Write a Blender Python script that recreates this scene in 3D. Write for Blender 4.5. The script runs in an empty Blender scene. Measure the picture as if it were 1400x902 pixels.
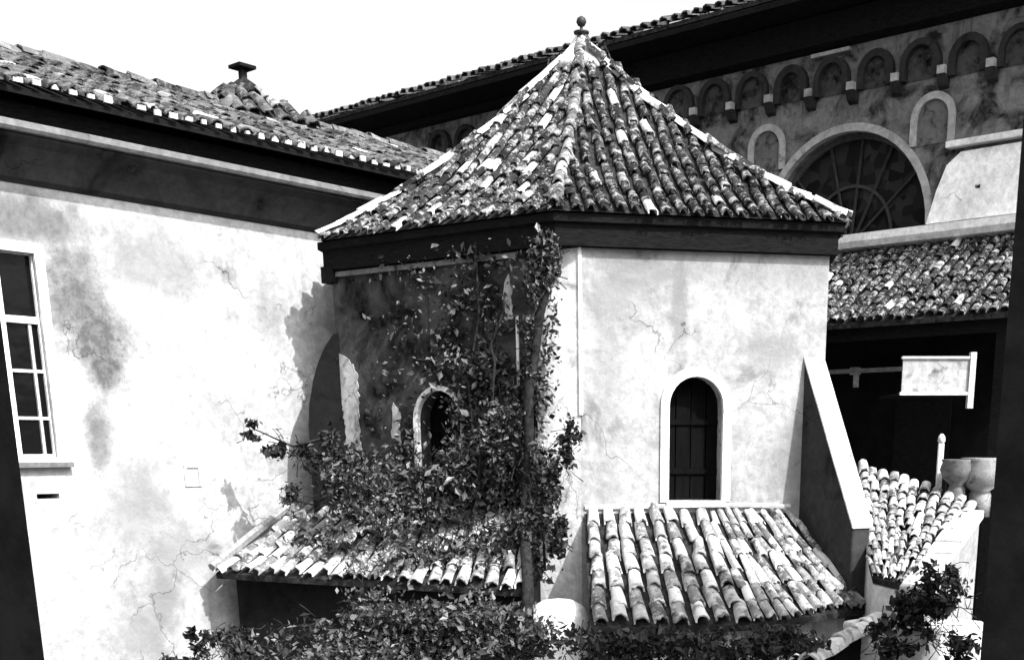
import bpy, bmesh, math, random
import numpy as np
from mathutils import Vector, Matrix
sc = bpy.context.scene
COL = sc.collection
R = math.radians
random.seed(7)
rng = np.random.default_rng(7)
# ------------------------------------------------------------------ camera
CZ = 7.0
PITCH = R(15)
FPX, PX, PY = 1600.0, 850.0, 1039.0
cam = bpy.data.objects.new('camera', bpy.data.cameras.new('camera'))
COL.objects.link(cam)
cam.location = (0, 0, CZ)
cam.rotation_euler = (R(90) - PITCH, 0, 0)
cam.data.sensor_width = 36
cam.data.lens = 36 * FPX / 1400
cam.data.shift_x = (700 - PX) / 1400
cam.data.shift_y = (PY - 451) / 1400
cam.data.clip_start = 0.1
cam.data.clip_end = 3000
sc.camera = cam
# ------------------------------------------------------------------ sky and sun
SUN_EL = R(47)
SX, SY = 0.70, -0.714
w = bpy.data.worlds.new('World'); sc.world = w; w.use_nodes = True
nt = w.node_tree
bg = nt.nodes['Background']
sky = nt.nodes.new('ShaderNodeTexSky'); sky.sky_type = 'NISHITA'
sky.sun_disc = False
sky.sun_elevation = SUN_EL
sky.sun_rotation = math.atan2(SX, SY)
sky.dust_density = 6.0; sky.air_density = 1.5; sky.ozone_density = 1.0
bw = nt.nodes.new('ShaderNodeRGBToBW')
nt.links.new(sky.outputs[0], bw.inputs[0])
nt.links.new(bw.outputs[0], bg.inputs['Color'])
bg.inputs['Strength'].default_value = 0.15
sun = bpy.data.objects.new('sun', bpy.data.lights.new('sun', 'SUN'))
COL.objects.link(sun)
sun.data.energy = 3.0
sun.data.angle = R(0.5)
sun.data.color = (1, 1, 1)
sdir = Vector((SX * math.cos(SUN_EL), SY * math.cos(SUN_EL), math.sin(SUN_EL)))
sun.rotation_euler = sdir.to_track_quat('Z', 'Y').to_euler()
sun.location = (20, -12, 30)
vs = sc.view_settings
vs.view_transform = 'Standard'; vs.look = 'None'; vs.gamma = 1; vs.use_curve_mapping = False
vs.exposure = 1.4

# ------------------------------------------------------------------ materials
def new_mat(name):
    m = bpy.data.materials.new(name); m.use_nodes = True
    t = m.node_tree
    return m, t, t.nodes['Principled BSDF']
def nd(t, kind, **kw):
    n = t.nodes.new(kind)
    for k, v in kw.items():
        if k.startswith('i_'):
            n.inputs[k[2:].replace('_', ' ')].default_value = v
        else:
            setattr(n, k, v)
    return n
def noise(t, vec, scale, detail=6, rough=0.6, dist=0.0):
    n = nd(t, 'ShaderNodeTexNoise')
    n.inputs['Scale'].default_value = scale; n.inputs['Detail'].default_value = detail
    n.inputs['Roughness'].default_value = rough; n.inputs['Distortion'].default_value = dist
    t.links.new(vec, n.inputs['Vector'])
    return n.outputs['Fac']
def math_(t, op, a, b=0.5, c=None, clamp=False):
    n = nd(t, 'ShaderNodeMath', operation=op, use_clamp=clamp)
    for i, v in enumerate((a, b) if c is None else (a, b, c)):
        if isinstance(v, (int, float)): n.inputs[i].default_value = v
        else: t.links.new(v, n.inputs[i])
    return n.outputs[0]
def ramp(t, fac, lo, hi, a=0.0, b=1.0):
    n = nd(t, 'ShaderNodeMapRange'); n.interpolation_type = 'SMOOTHSTEP'
    t.links.new(fac, n.inputs['Value'])
    n.inputs['From Min'].default_value = lo; n.inputs['From Max'].default_value = hi
    n.inputs['To Min'].default_value = a; n.inputs['To Max'].default_value = b
    return n.outputs[0]
def mixv(t, f, a, b):
    n = nd(t, 'ShaderNodeMix', data_type='FLOAT')
    for s, v in ((0, f), (2, a), (3, b)):
        if isinstance(v, (int, float)): n.inputs[s].default_value = v
        else: t.links.new(v, n.inputs[s])
    return n.outputs[0]
def position(t):
    return nd(t, 'ShaderNodeNewGeometry').outputs['Position']
def bump(t, b, h, strength, dist):
    n = nd(t, 'ShaderNodeBump'); n.inputs['Strength'].default_value = strength
    n.inputs['Distance'].default_value = dist
    t.links.new(h, n.inputs['Height']); t.links.new(n.outputs[0], b.inputs['Normal'])

def plaster(name, base, dark, amount=0.5, scale=0.8, blobs=(), streak=0.3, rough_b=0.012, worn=None):
    """Old lime plaster: base value, stains of value dark where noise says, blobs = stains with their own place."""
    m, t, b = new_mat(name)
    p = position(t)
    n1 = noise(t, p, scale, 8, 0.62, 0.4)
    st = nd(t, 'ShaderNodeVectorMath', operation='MULTIPLY'); t.links.new(p, st.inputs[0]); st.inputs[1].default_value = (3.2, 3.2, 0.35)
    n2 = noise(t, st.outputs[0], 1.3, 5, 0.6)
    n3 = noise(t, p, 9.0, 6, 0.7)
    f = ramp(t, n1, 0.72 - 0.35 * amount, 0.9 - 0.3 * amount)
    s = math_(t, 'MULTIPLY', ramp(t, n2, 0.52, 0.78), streak)
    f = math_(t, 'MAXIMUM', f, s)
    for (c, r, k) in blobs:
        sub = nd(t, 'ShaderNodeVectorMath', operation='SUBTRACT'); t.links.new(p, sub.inputs[0]); sub.inputs[1].default_value = c
        mu = nd(t, 'ShaderNodeVectorMath', operation='MULTIPLY'); t.links.new(sub.outputs[0], mu.inputs[0]); mu.inputs[1].default_value = (1 / r[0], 1 / r[1], 1 / r[2])
        ln = nd(t, 'ShaderNodeVectorMath', operation='LENGTH'); t.links.new(mu.outputs[0], ln.inputs[0])
        d = math_(t, 'ADD', ln.outputs['Value'], math_(t, 'MULTIPLY', math_(t, 'SUBTRACT', noise(t, p, 3.2, 9, 0.78), 0.5), 2.2))
        q = math_(t, 'MULTIPLY', ramp(t, d, 0.35, 1.45, 1.0, 0.0), k)
        if k < 0:
            f = math_(t, 'ADD', f, q, clamp=True)
        else:
            f = math_(t, 'MAXIMUM', f, q)
    f = math_(t, 'MULTIPLY', f, ramp(t, n3, 0.25, 0.7, 0.55, 1.15), clamp=True)
    v = mixv(t, f, base, dark)
    v = math_(t, 'MULTIPLY', v, ramp(t, n3, 0.25, 0.75, 0.70, 1.15))
    v = math_(t, 'MULTIPLY', v, ramp(t, noise(t, p, 0.9, 10, 0.75, 1.0), 0.3, 0.7, 0.78, 1.12))
    wv = nd(t, 'ShaderNodeTexNoise'); wv.inputs['Scale'].default_value = 2.2; wv.inputs['Detail'].default_value = 5; t.links.new(p, wv.inputs['Vector'])
    ad = nd(t, 'ShaderNodeVectorMath', operation='MULTIPLY_ADD'); t.links.new(wv.outputs['Color'], ad.inputs[0]); ad.inputs[1].default_value = (.9, .9, .9); t.links.new(p, ad.inputs[2])
    vo = nd(t, 'ShaderNodeTexVoronoi', feature='DISTANCE_TO_EDGE'); vo.inputs['Scale'].default_value = 0.75; t.links.new(ad.outputs[0], vo.inputs['Vector'])
    ck = math_(t, 'MULTIPLY', ramp(t, vo.outputs['Distance'], 0.0, 0.012, 1.0, 0.0), ramp(t, noise(t, p, 0.8, 2, 0.5), 0.5, 0.62))
    v = math_(t, 'MULTIPLY', v, math_(t, 'SUBTRACT', 1.0, math_(t, 'MULTIPLY', ck, 0.55)))
    t.links.new(v, b.inputs['Base Color'])
    b.inputs['Roughness'].default_value = 0.92
    b.inputs['Specular IOR Level'].default_value = 0.06
    h = math_(t, 'ADD', math_(t, 'MULTIPLY', noise(t, p, 1.6, 9, 0.66), 2.2), math_(t, 'MULTIPLY', noise(t, p, 28, 4, 0.6), 0.18))
    bump(t, b, h, 0.45, rough_b * 3)
    return m

def rough_mat(name, lo, hi, scale=6.0, rough=0.85, bumpd=0.02, stretch=(1, 1, 1)):
    m, t, b = new_mat(name)
    p = position(t)
    mu = nd(t, 'ShaderNodeVectorMath', operation='MULTIPLY'); t.links.new(p, mu.inputs[0]); mu.inputs[1].default_value = stretch
    n = noise(t, mu.outputs[0], scale, 8, 0.7)
    t.links.new(ramp(t, n, 0.3, 0.72, lo, hi), b.inputs['Base Color'])
    b.inputs['Roughness'].default_value = rough
    b.inputs['Specular IOR Level'].default_value = 0.04
    bump(t, b, n, 0.6, bumpd)
    return m

def tile_mat(name, lo, hi, bright=0.75, share=0.3, rough=0.75, lich=0.5):
    """Fired clay barrel tile; each tile (object or island) has a value of its own, lichen and lime on top."""
    m, t, b = new_mat(name)
    p = position(t)
    oi = nd(t, 'ShaderNodeObjectInfo').outputs['Random']
    isl = nd(t, 'ShaderNodeNewGeometry').outputs['Random Per Island']
    r = math_(t, 'FRACT', math_(t, 'ADD', oi, isl))
    r2 = math_(t, 'FRACT', math_(t, 'MULTIPLY', r, 7.31))
    v = mixv(t, r, lo, hi)
    v = mixv(t, ramp(t, r2, 1 - share, 1 - share + 0.06), v, bright)
    n = noise(t, p, 5.5, 8, 0.75)
    v = mixv(t, math_(t, 'MULTIPLY', ramp(t, n, 0.5, 0.62), lich), v, bright)
    v = mixv(t, math_(t, 'MULTIPLY', ramp(t, noise(t, p, 13, 6, 0.7), 0.55, 0.63), lich * 0.8), v, bright)
    n2 = noise(t, p, 3.4, 9, 0.8)
    v = math_(t, 'MULTIPLY', v, ramp(t, n2, 0.36, 0.52, 0.12, 1.0))
    t.links.new(v, b.inputs['Base Color'])
    b.inputs['Roughness'].default_value = rough
    b.inputs['Specular IOR Level'].default_value = 0.12
    bump(t, b, noise(t, p, 22, 5, 0.7), 0.5, 0.01)
    return m

def leaf_mat(name, lo, hi, rough=0.45):
    m, t, b = new_mat(name)
    g = nd(t, 'ShaderNodeNewGeometry')
    r = g.outputs['Random Per Island']
    v = mixv(t, math_(t, 'POWER', r, 2.2), lo, hi)
    t.links.new(v, b.inputs['Base Color'])
    b.inputs['Roughness'].default_value = rough
    b.inputs['Specular IOR Level'].default_value = 0.3
    return m

def flat_mat(name, v, rough=0.8, spec=0.3):
    m, t, b = new_mat(name)
    p = position(t)
    n = noise(t, p, 14, 5, 0.6)
    t.links.new(ramp(t, n, 0.3, 0.7, v * 0.7, v * 1.25), b.inputs['Base Color'])
    b.inputs['Roughness'].default_value = rough
    b.inputs['Specular IOR Level'].default_value = spec
    return m

# ------------------------------------------------------------------ helpers
def at(px, py, Y):
    """world point on the sight line through a photograph pixel at depth Y"""
    c = (PY - py) / FPX
    dy = math.cos(PITCH) + c * math.sin(PITCH)
    dz = -math.sin(PITCH) + c * math.cos(PITCH)
    return Vector(((px - PX) / FPX / dy * Y, Y, CZ + dz / dy * Y))

MW = {}
def thing(name, label, cat, loc=(0, 0, 0), rz=0.0, group=None):
    o = bpy.data.objects.new(name, None); COL.objects.link(o)
    o.empty_display_size = 0.3
    o.location = loc; o.rotation_euler = (0, 0, rz)
    MW[o.name] = Matrix.Translation(loc) @ Matrix.Rotation(rz, 4, 'Z')
    o['label'] = label; o['category'] = cat; o['kind'] = 'thing'
    if group: o['group'] = group
    return o
def mw(o):
    return MW.get(o.name, Matrix.Identity(4)) if o else Matrix.Identity(4)
def mesh(name, vs_, fs, m, smooth=False):
    me = bpy.data.meshes.new(name)
    me.from_pydata([tuple(v) for v in vs_], [], fs)
    if m: me.materials.append(m)
    if smooth:
        me.polygons.foreach_set('use_smooth', [True] * len(me.polygons))
    me.update()
    return me
def link(name, me, parent, label=None, kind=None):
    o = bpy.data.objects.new(name, me); COL.objects.link(o)
    if parent: o.parent = parent; MW[o.name] = mw(parent)
    if label: o['label'] = label
    if kind: o['kind'] = kind
    return o
def wpart(name, vs_, fs, m, parent, smooth=False, **k):
    """mesh whose vertices are given in world coordinates"""
    inv = mw(parent).inverted()
    return link(name, mesh(name, [inv @ Vector(v) for v in vs_], fs, m, smooth), parent, **k)
class Frame:
    """x along a wall, o outward from it, z up"""
    def __init__(s, A, d):
        d = Vector((d[0], d[1])).normalized(); s.A = A; s.d = d; s.n = Vector((d.y, -d.x)); s.rz = math.atan2(d.y, d.x)
    def p(s, x, o, z):
        return Vector((s.A[0] + s.d.x * x + s.n.x * o, s.A[1] + s.d.y * x + s.n.y * o, z))
class MB:
    def __init__(s): s.v = []; s.f = []
    def add(s, v, f):
        k = len(s.v); s.v += [Vector(a) for a in v]; s.f += [tuple(i + k for i in q) for q in f]
    def hexa(s, c):
        s.add(c, [(0, 3, 2, 1), (4, 5, 6, 7), (0, 1, 5, 4), (1, 2, 6, 5), (2, 3, 7, 6), (3, 0, 4, 7)])
    def box(s, F, x0, x1, o0, o1, z0, z1):
        s.hexa([F.p(x0, o1, z0), F.p(x1, o1, z0), F.p(x1, o0, z0), F.p(x0, o0, z0), F.p(x0, o1, z1), F.p(x1, o1, z1), F.p(x1, o0, z1), F.p(x0, o0, z1)])
    def prof(s, F, x0, x1, pts):
        """profile of (o, z) points swept along x, closed"""
        n = len(pts)
        v = [F.p(x0, o, z) for o, z in pts] + [F.p(x1, o, z) for o, z in pts]
        f = [(i, (i + 1) % n, n + (i + 1) % n, n + i) for i in range(n)] + [tuple(range(n))[::-1], tuple(range(n, 2 * n))]
        s.add(v, f)
    def tube(s, pts, rad, seg=7):
        pts = [Vector(p) for p in pts]; k0 = None
        if not hasattr(rad, '__len__'): rad = [rad] * len(pts)
        rings = []
        for i, p in enumerate(pts):
            d = (pts[min(i + 1, len(pts) - 1)] - pts[max(i - 1, 0)]).normalized()
            a = d.cross(Vector((0.3, 0.9, 0.2))).normalized(); b = d.cross(a)
            rings.append([p + (a * math.cos(q) + b * math.sin(q)) * rad[i] for q in [2 * math.pi * j / seg for j in range(seg)]])
        v = [q for r_ in rings for q in r_]
        f = [(i * seg + j, i * seg + (j + 1) % seg, (i + 1) * seg + (j + 1) % seg, (i + 1) * seg + j) for i in range(len(pts) - 1) for j in range(seg)]
        f += [tuple(range(seg))[::-1], tuple((len(pts) - 1) * seg + j for j in range(seg))]
        s.add(v, f)
    def lathe(s, c, prof, seg=16):
        c = Vector(c); v = []; n = len(prof)
        for r_, z in prof:
            for j in range(seg):
                a = 2 * math.pi * j / seg; v.append(c + Vector((r_ * math.cos(a), r_ * math.sin(a), z)))
        f = [(i * seg + j, i * seg + (j + 1) % seg, (i + 1) * seg + (j + 1) % seg, (i + 1) * seg + j) for i in range(n - 1) for j in range(seg)]
        f += [tuple(range(seg))[::-1], tuple((n - 1) * seg + j for j in range(seg))]
        s.add(v, f)
    def part(s, name, m, parent, smooth=False, bevel=0, **k):
        o = wpart(name, s.v, s.f, m, parent, smooth, **k)
        if bevel:
            md = o.modifiers.new('bevel', 'BEVEL'); md.width = bevel; md.segments = 2; md.limit_method = 'ANGLE'
        return o
def arch_pts(cx, w_, z0, zs, rise=None, n=12):
    """outline of an arched opening, counter-clockwise: width w_, sill z0, springing zs"""
    r_ = w_ / 2; rise = r_ if rise is None else rise
    P = [(cx - r_, z0), (cx + r_, z0)] if z0 < zs - 1e-6 else []
    P += [(cx + r_ * math.cos(a), zs + rise * math.sin(a)) for a in [math.pi * i / n for i in range(n + 1)]]
    return P
def holed(F, outline, holes, o_front, thick):
    """wall plate in the frame with real openings; returns (verts, faces) in world coordinates"""
    bm = bmesh.new(); edges = []
    for loop in [outline] + list(holes):
        vs_ = [bm.verts.new((x, 0, z)) for x, z in loop]
        for i in range(len(vs_)): edges.append(bm.edges.new((vs_[i], vs_[(i + 1) % len(vs_)])))
    bmesh.ops.triangle_fill(bm, use_beauty=True, use_dissolve=False, edges=edges)
    bmesh.ops.recalc_face_normals(bm, faces=bm.faces)
    fs = list(bm.faces)
    ext = bmesh.ops.extrude_face_region(bm, geom=fs)
    for v in ext['geom']:
        if isinstance(v, bmesh.types.BMVert): v.co.y = 1
    bmesh.ops.recalc_face_normals(bm, faces=bm.faces)
    bm.verts.index_update()
    V = [F.p(v.co.x, o_front - v.co.y * thick, v.co.z) for v in bm.verts]
    Q = [tuple(v.index for v in f.verts) for f in bm.faces]
    bm.free()
    return V, Q
def ring(F, outer, inner, o0, o1):
    """flat band between two open outlines with the same number of points, from depth o0 out to o1"""
    n = len(outer)
    v = [F.p(x, o1, z) for x, z in outer] + [F.p(x, o1, z) for x, z in inner] + [F.p(x, o0, z) for x, z in outer] + [F.p(x, o0, z) for x, z in inner]
    f = []
    for i in range(n - 1):
        j = i + 1
        f += [(i, j, n + j, n + i), (2 * n + i, 2 * n + j, j, i), (n + i, n + j, 3 * n + j, 3 * n + i)]
    f += [(0, n, 3 * n, 2 * n), (n - 1, 2 * n - 1, 4 * n - 1, 3 * n - 1)]
    return v, f
def arc_open(cx, w_, z0, zs, rise=None, n=14):
    r_ = w_ / 2; rise = r_ if rise is None else rise
    return [(cx + r_, z0)] + [(cx + r_ * math.cos(a), zs + rise * math.sin(a)) for a in [math.pi * i / n for i in range(n + 1)]] + [(cx - r_, z0)]

# ---- tiles: one barrel tile is a tapered half pipe with a thick lip
def barrel(seed, m, name='tile', taper=0.82, seg=6):
    rr = random.Random(seed)
    v = []; f = []
    for (y, s_) in ((0.0, 1.0), (0.5, (1 + taper) / 2), (1.08, taper)):
        for k in range(seg + 1):
            a = math.pi * k / seg
            jx = rr.uniform(-.035, .035); jz = rr.uniform(-.045, .045)
            v.append((-0.5 * s_ * math.cos(a) + jx, y + (rr.uniform(-.07, .07) if y == 0 else 0), 0.46 * s_ * math.sin(a) + jz + (0.10 if y == 0 else 0.05 if y == .5 else 0)))
    n = seg + 1
    for i in range(2):
        for k in range(seg): f.append((i * n + k, i * n + k + 1, (i + 1) * n + k + 1, (i + 1) * n + k))
    b0 = len(v)
    for k in range(n):                       # lip and inner face
        x, y, z = v[k]; v.append((x * 0.8, y, (z - 0.1) * 0.78 + 0.1))
    b1 = len(v)
    for k in range(n):
        x, y, z = v[b0 + k]; v.append((x * 0.9, 0.5, z - .05))
    for k in range(seg):
        f.append((k, b0 + k, b0 + k + 1, k + 1))
        f.append((b0 + k, b1 + k, b1 + k + 1, b0 + k + 1))
    me = mesh(name, v, f, m, False)
    me.polygons.foreach_set('use_smooth', [i < 2 * seg for i in range(len(f))])
    return me
def tile_matrix(P, across, up, wd, ln, jit=1.0):
    up = Vector(up).normalized(); nz = Vector(across).cross(up).normalized()
    if nz.z < 0: nz = -nz
    ax = up.cross(nz).normalized()
    M = Matrix((ax, up, nz)).transposed().to_4x4()
    J = Matrix.Rotation(random.gauss(0, .055) * jit, 4, 'Z') @ Matrix.Rotation(random.gauss(0, .03) * jit, 4, 'X') @ Matrix.Rotation(random.gauss(0, .05) * jit, 4, 'Y')
    D = Matrix.Diagonal((wd * random.uniform(.93, 1.07), ln * random.uniform(.96, 1.06), wd * random.uniform(.9, 1.12), 1))
    off = Vector((random.gauss(0, .012), random.gauss(0, .025), random.uniform(-.012, .018))) * jit
    return Matrix.Translation(Vector(P) + M.to_3x3() @ off) @ M @ J @ D
def lay(mats, meshes, parent, name='tile', limit=300):
    """the nearest `limit` tiles are parts of their own, the rest one joined part"""
    mats = sorted(mats, key=lambda q: (q.translation - Vector((0, 0, CZ))).length)
    inv = mw(parent).inverted()
    for i, M in enumerate(mats[:limit]):
        o = bpy.data.objects.new(name, meshes[i % len(meshes)]); COL.objects.link(o)
        o.parent = parent; o.matrix_local = inv @ M
    rest = mats[limit:]
    if rest:
        V = []; Fc = []
        base = [(np.array([v.co[:] for v in me.vertices]), [tuple(p.vertices) for p in me.polygons]) for me in meshes]
        for i, M in enumerate(rest):
            A = np.array(inv @ M); bv, bf = base[i % len(base)]
            k = len(V); V += list(map(tuple, bv @ A[:3, :3].T + A[:3, 3])); Fc += [tuple(a + k for a in q) for q in bf]
        link(name + 's_beyond', mesh(name, V, Fc, meshes[0].materials[0], False), parent, kind='stuff')
def patch(TL, TR, BR, BL, pitch, ln, sag=0.0, wf=0.8, top_jit=0.0):
    """tiles laid on the (possibly warped) surface between four corners; T is the upper edge"""
    TL, TR, BR, BL = map(Vector, (TL, TR, BR, BL))
    nc = max(1, round(((BR - BL).length + (TR - TL).length) / 2 / pitch)); Ls = ((TL - BL).length + (TR - BR).length) / 2
    nr = max(1, round(Ls / ln)); out = []
    def S(u, v):
        p = (BL * (1 - u) + BR * u) * (1 - v) + (TL * (1 - u) + TR * u) * v
        p.z -= sag * 4 * v * (1 - v); return p
    for i in range(nc):
        u = (i + .5) / nc
        for j in range(nr):
            v0, v1 = j / nr, (j + 1) / nr
            P = S(u, v0); up = S(u, v1) - P
            ac = S(min(1, u + .5 / nc), v0) - S(u - .5 / nc, v0)
            out.append(tile_matrix(P, ac, up, ac.length * wf, up.length * 1.08))
    return out
def sheet(TL, TR, BR, BL, sag=0.0, th=0.05, nu=6, nv=8, drop=0.0):
    TL, TR, BR, BL = map(Vector, (TL, TR, BR, BL)); V = []; Fc = []
    for lay_ in (0, 1):
        for j in range(nv + 1):
            for i in range(nu + 1):
                u, v = i / nu, j / nv
                p = (BL * (1 - u) + BR * u) * (1 - v) + (TL * (1 - u) + TR * u) * v
                p.z -= sag * 4 * v * (1 - v) + lay_ * th + drop; V.append(p)
    n = (nu + 1) * (nv + 1); idx = lambda i, j, l: l * n + j * (nu + 1) + i
    for j in range(nv):
        for i in range(nu):
            Fc.append((idx(i, j, 0), idx(i + 1, j, 0), idx(i + 1, j + 1, 0), idx(i, j + 1, 0)))
            Fc.append((idx(i, j, 1), idx(i, j + 1, 1), idx(i + 1, j + 1, 1), idx(i + 1, j, 1)))
    for i in range(nu):
        Fc.append((idx(i, 0, 0), idx(i, 0, 1), idx(i + 1, 0, 1), idx(i + 1, 0, 0))); Fc.append((idx(i, nv, 0), idx(i + 1, nv, 0), idx(i + 1, nv, 1), idx(i, nv, 1)))
    for j in range(nv):
        Fc.append((idx(0, j, 0), idx(0, j + 1, 0), idx(0, j + 1, 1), idx(0, j, 1))); Fc.append((idx(nu, j, 0), idx(nu, j, 1), idx(nu, j + 1, 1), idx(nu, j + 1, 0)))
    return V, Fc
def along(A, B, ln, wd, sag=0.0, ends=(0, 1)):
    """row of ridge or hip tiles from B (low) up to A (high)"""
    A, B = Vector(A), Vector(B); n = max(1, round((A - B).length / ln)); out = []
    def S(t_):
        p = B.lerp(A, t_); p.z -= sag * 4 * t_ * (1 - t_); return p
    for i in range(n):
        P, Q = S(i / n), S((i + 1) / n); up = Q - P
        ac = up.cross(Vector((0, 0, 1)))
        if ac.length < 1e-4: ac = Vector((1, 0, 0))
        out.append(tile_matrix(P, ac, up, wd, up.length * 1.08, 0.8))
    return out

# ------------------------------------------------------------------ ground
M_ground = rough_mat('courtyard_stone', 0.08, 0.22, 1.5, 0.9, 0.05)
g = mesh('ground', [(-1500, -1500, 0), (1500, -1500, 0), (1500, 1500, 0), (-1500, 1500, 0)], [(0, 1, 2, 3)], M_ground)
link('ground', g, None, kind='structure')

# shared materials
M_tile = tile_mat('clay_tile', 0.03, 0.2, 0.6, 0.2)
M_tile_dark = tile_mat('weathered_clay_tile', 0.004, 0.035, 0.5, 0.07, lich=0.5)
M_tile_lime = tile_mat('limed_tile', 0.07, 0.36, 0.55, 0.25, lich=0.65)
M_under = rough_mat('tile_channel', 0.006, 0.04, 8, 0.9, 0.03)
M_mortar = plaster('lime_mortar', 0.6, 0.12, 0.6, 4.0)
M_timber = rough_mat('dark_timber', 0.004, 0.012, 9, 0.9, 0.01, (1, 1, 6))
M_white = plaster('whitewash', 0.72, 0.3, 0.35, 2.0)
M_iron = flat_mat('iron', 0.02, 0.6)
TD = [barrel(i, M_tile_dark) for i in range(6)]
TB = [barrel(20 + i, M_tile) for i in range(6)]
TL_ = [barrel(40 + i, M_tile_lime) for i in range(5)]
HIP = [barrel(60 + i, M_mortar, 'hip_tile', 0.9) for i in range(4)]

# ================================================================== chapel tower
C = Vector((-0.59, 19.3, 0))
N = Vector((-0.816, 16.0)); DR = Vector((0.978, 0.208)); DL = Vector((-0.839, 0.545))
Rc = N + DR * 3.66; Lc = N + DL * 4.03
c2 = C.xy
Lq, Nq, Rq = 2 * c2 - Lc, 2 * c2 - N, 2 * c2 - Rc
hexa = [N, Rc, Lq, Nq, Rq, Lc]
T = thing('chapel_tower', 'pale plastered polygonal tower with a steep pointed tile roof, in the middle of the courtyard', 'tower', (C.x, C.y, 0))
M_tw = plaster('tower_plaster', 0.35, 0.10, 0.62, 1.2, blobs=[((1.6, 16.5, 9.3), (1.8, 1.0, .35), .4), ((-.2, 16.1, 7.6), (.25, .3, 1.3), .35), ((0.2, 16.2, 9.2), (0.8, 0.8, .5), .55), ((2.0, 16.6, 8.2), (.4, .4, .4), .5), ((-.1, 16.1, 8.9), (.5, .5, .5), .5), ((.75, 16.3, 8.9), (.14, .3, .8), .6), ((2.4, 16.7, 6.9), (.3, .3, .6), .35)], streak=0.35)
M_tl = plaster('stained_shade_plaster', 0.07, 0.004, 1.0, 1.4, streak=.9)  # stains, plus the unlit face's shade put into a darker base
M_tc = plaster('corner_plaster', 0.6, 0.15, 0.5, 2.2, streak=.6)
FR = Frame(N, DR)                      # right face, x from N to Rc
FLf = Frame(Lc, -DL)                   # left face, x from Lc to N
ZT = CZ + 2.62
def wx(Fr, px, py):
    """x on a wall frame where the sight line of a pixel meets it"""
    q = at(px, py, 1.0); rx = q.x; a = Fr.A
    # solve A + d x = t (rx, 1)
    den = Fr.d.x - rx * Fr.d.y
    return (rx * a[1] - a[0]) / den
def wz(Fr, px, py):
    x = wx(Fr, px, py); Y = Fr.A[1] + Fr.d.y * x
    return at(px, py, Y).z
# right wall and its arched opening
wr0, wr1 = wx(FR, 914, 600), wx(FR, 988, 600)
zr0, zr1 = wz(FR, 950, 684), wz(FR, 950, 514)
wrc, wrw = (wr0 + wr1) / 2, wr1 - wr0
v, f = holed(FR, [(0.28, 0), (3.66, 0), (3.66, ZT), (0.28, ZT)], [arch_pts(wrc, wrw, zr0, zr1 - wrw / 2)], 0, 0.35)
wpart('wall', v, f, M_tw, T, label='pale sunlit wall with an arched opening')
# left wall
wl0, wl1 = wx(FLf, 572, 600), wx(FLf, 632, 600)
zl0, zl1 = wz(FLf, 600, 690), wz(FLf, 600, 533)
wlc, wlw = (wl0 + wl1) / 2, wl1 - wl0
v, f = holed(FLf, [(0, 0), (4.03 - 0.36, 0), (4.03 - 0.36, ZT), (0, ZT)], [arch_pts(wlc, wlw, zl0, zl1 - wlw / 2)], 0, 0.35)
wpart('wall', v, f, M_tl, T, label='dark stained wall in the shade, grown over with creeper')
# canted corner
A1, A2 = N + DL * 0.36, N + DR * 0.28
FC = Frame(A1, A2 - A1); cl = (A2 - A1).length
mb = MB(); mb.box(FC, 0, cl, -0.3, 0.0, 0, ZT); mb.part('corner_strip', M_tc, T, label='mottled canted corner between the two walls')
mb = MB(); mb.box(FC, cl - .012, cl + .03, -0.1, 0.022, CZ + .4, ZT - .02); mb.part('corner_bead', M_white, T)
# hidden walls
mb = MB()
for a, b in ((Rc, Lq), (Lq, Nq), (Nq, Rq), (Rq, Lc)):
    Fh = Frame(a, b - a); mb.box(Fh, 0.002, (b - a).length, -0.35, 0, 0, ZT)
mb.part('wall', M_tw, T, label='plain rear walls')
# window trim, right
def arched_window(F, cx, w_, z0, z1, band, label, wood):
    v, f = ring(F, arc_open(cx, w_ + 2 * band, z0 - .02, z1 - w_ / 2, (w_ / 2) + band), arc_open(cx, w_ - .01, z0 - .02, z1 - w_ / 2), -.05, 0.03)
    s = wpart('window', v, f, M_white, T, label=label)
    m_ = MB(); m_.box(F, cx - w_ / 2 - band * .3, cx + w_ / 2 + band * .3, -.3, .07, z0 - .09, z0 - .003); m_.part('sill', M_white, s, bevel=.012)
    # boards in the wall depth, the unlit interior put into their black colour
    n = 4; bw_ = (w_ + .1) / n
    for i in range(n):
        m_ = MB(); x0 = cx - (w_ + .1) / 2 + i * bw_
        top = z1 - w_ / 2 + math.sqrt(max(0.01, (w_ / 2 + .05) ** 2 - (x0 + bw_ / 2 - cx) ** 2))
        m_.box(F, x0 + .008, x0 + bw_ - .008, -.30, -.26 - random.uniform(0, .012), z0, top); m_.part('interior_shade_board', wood, s)
    for zz in (z0 + .35, z0 + 1.0):
        m_ = MB(); m_.box(F, cx - w_ / 2, cx + w_ / 2, -.258, -.235, zz, zz + .07); m_.part('interior_shade_batten', wood, s)
    return s
M_wood = rough_mat('dark_interior_wood', 0.0012, 0.004, 12, 0.7, 0.01, (1, 1, .2))
arched_window(FR, wrc, wrw, zr0, zr1, .115, 'tall arched window with a white painted surround', M_wood)
arched_window(FLf, wlc, wlw, zl0, zl1, .06, 'arched window half hidden by creeper', M_wood)
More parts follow.
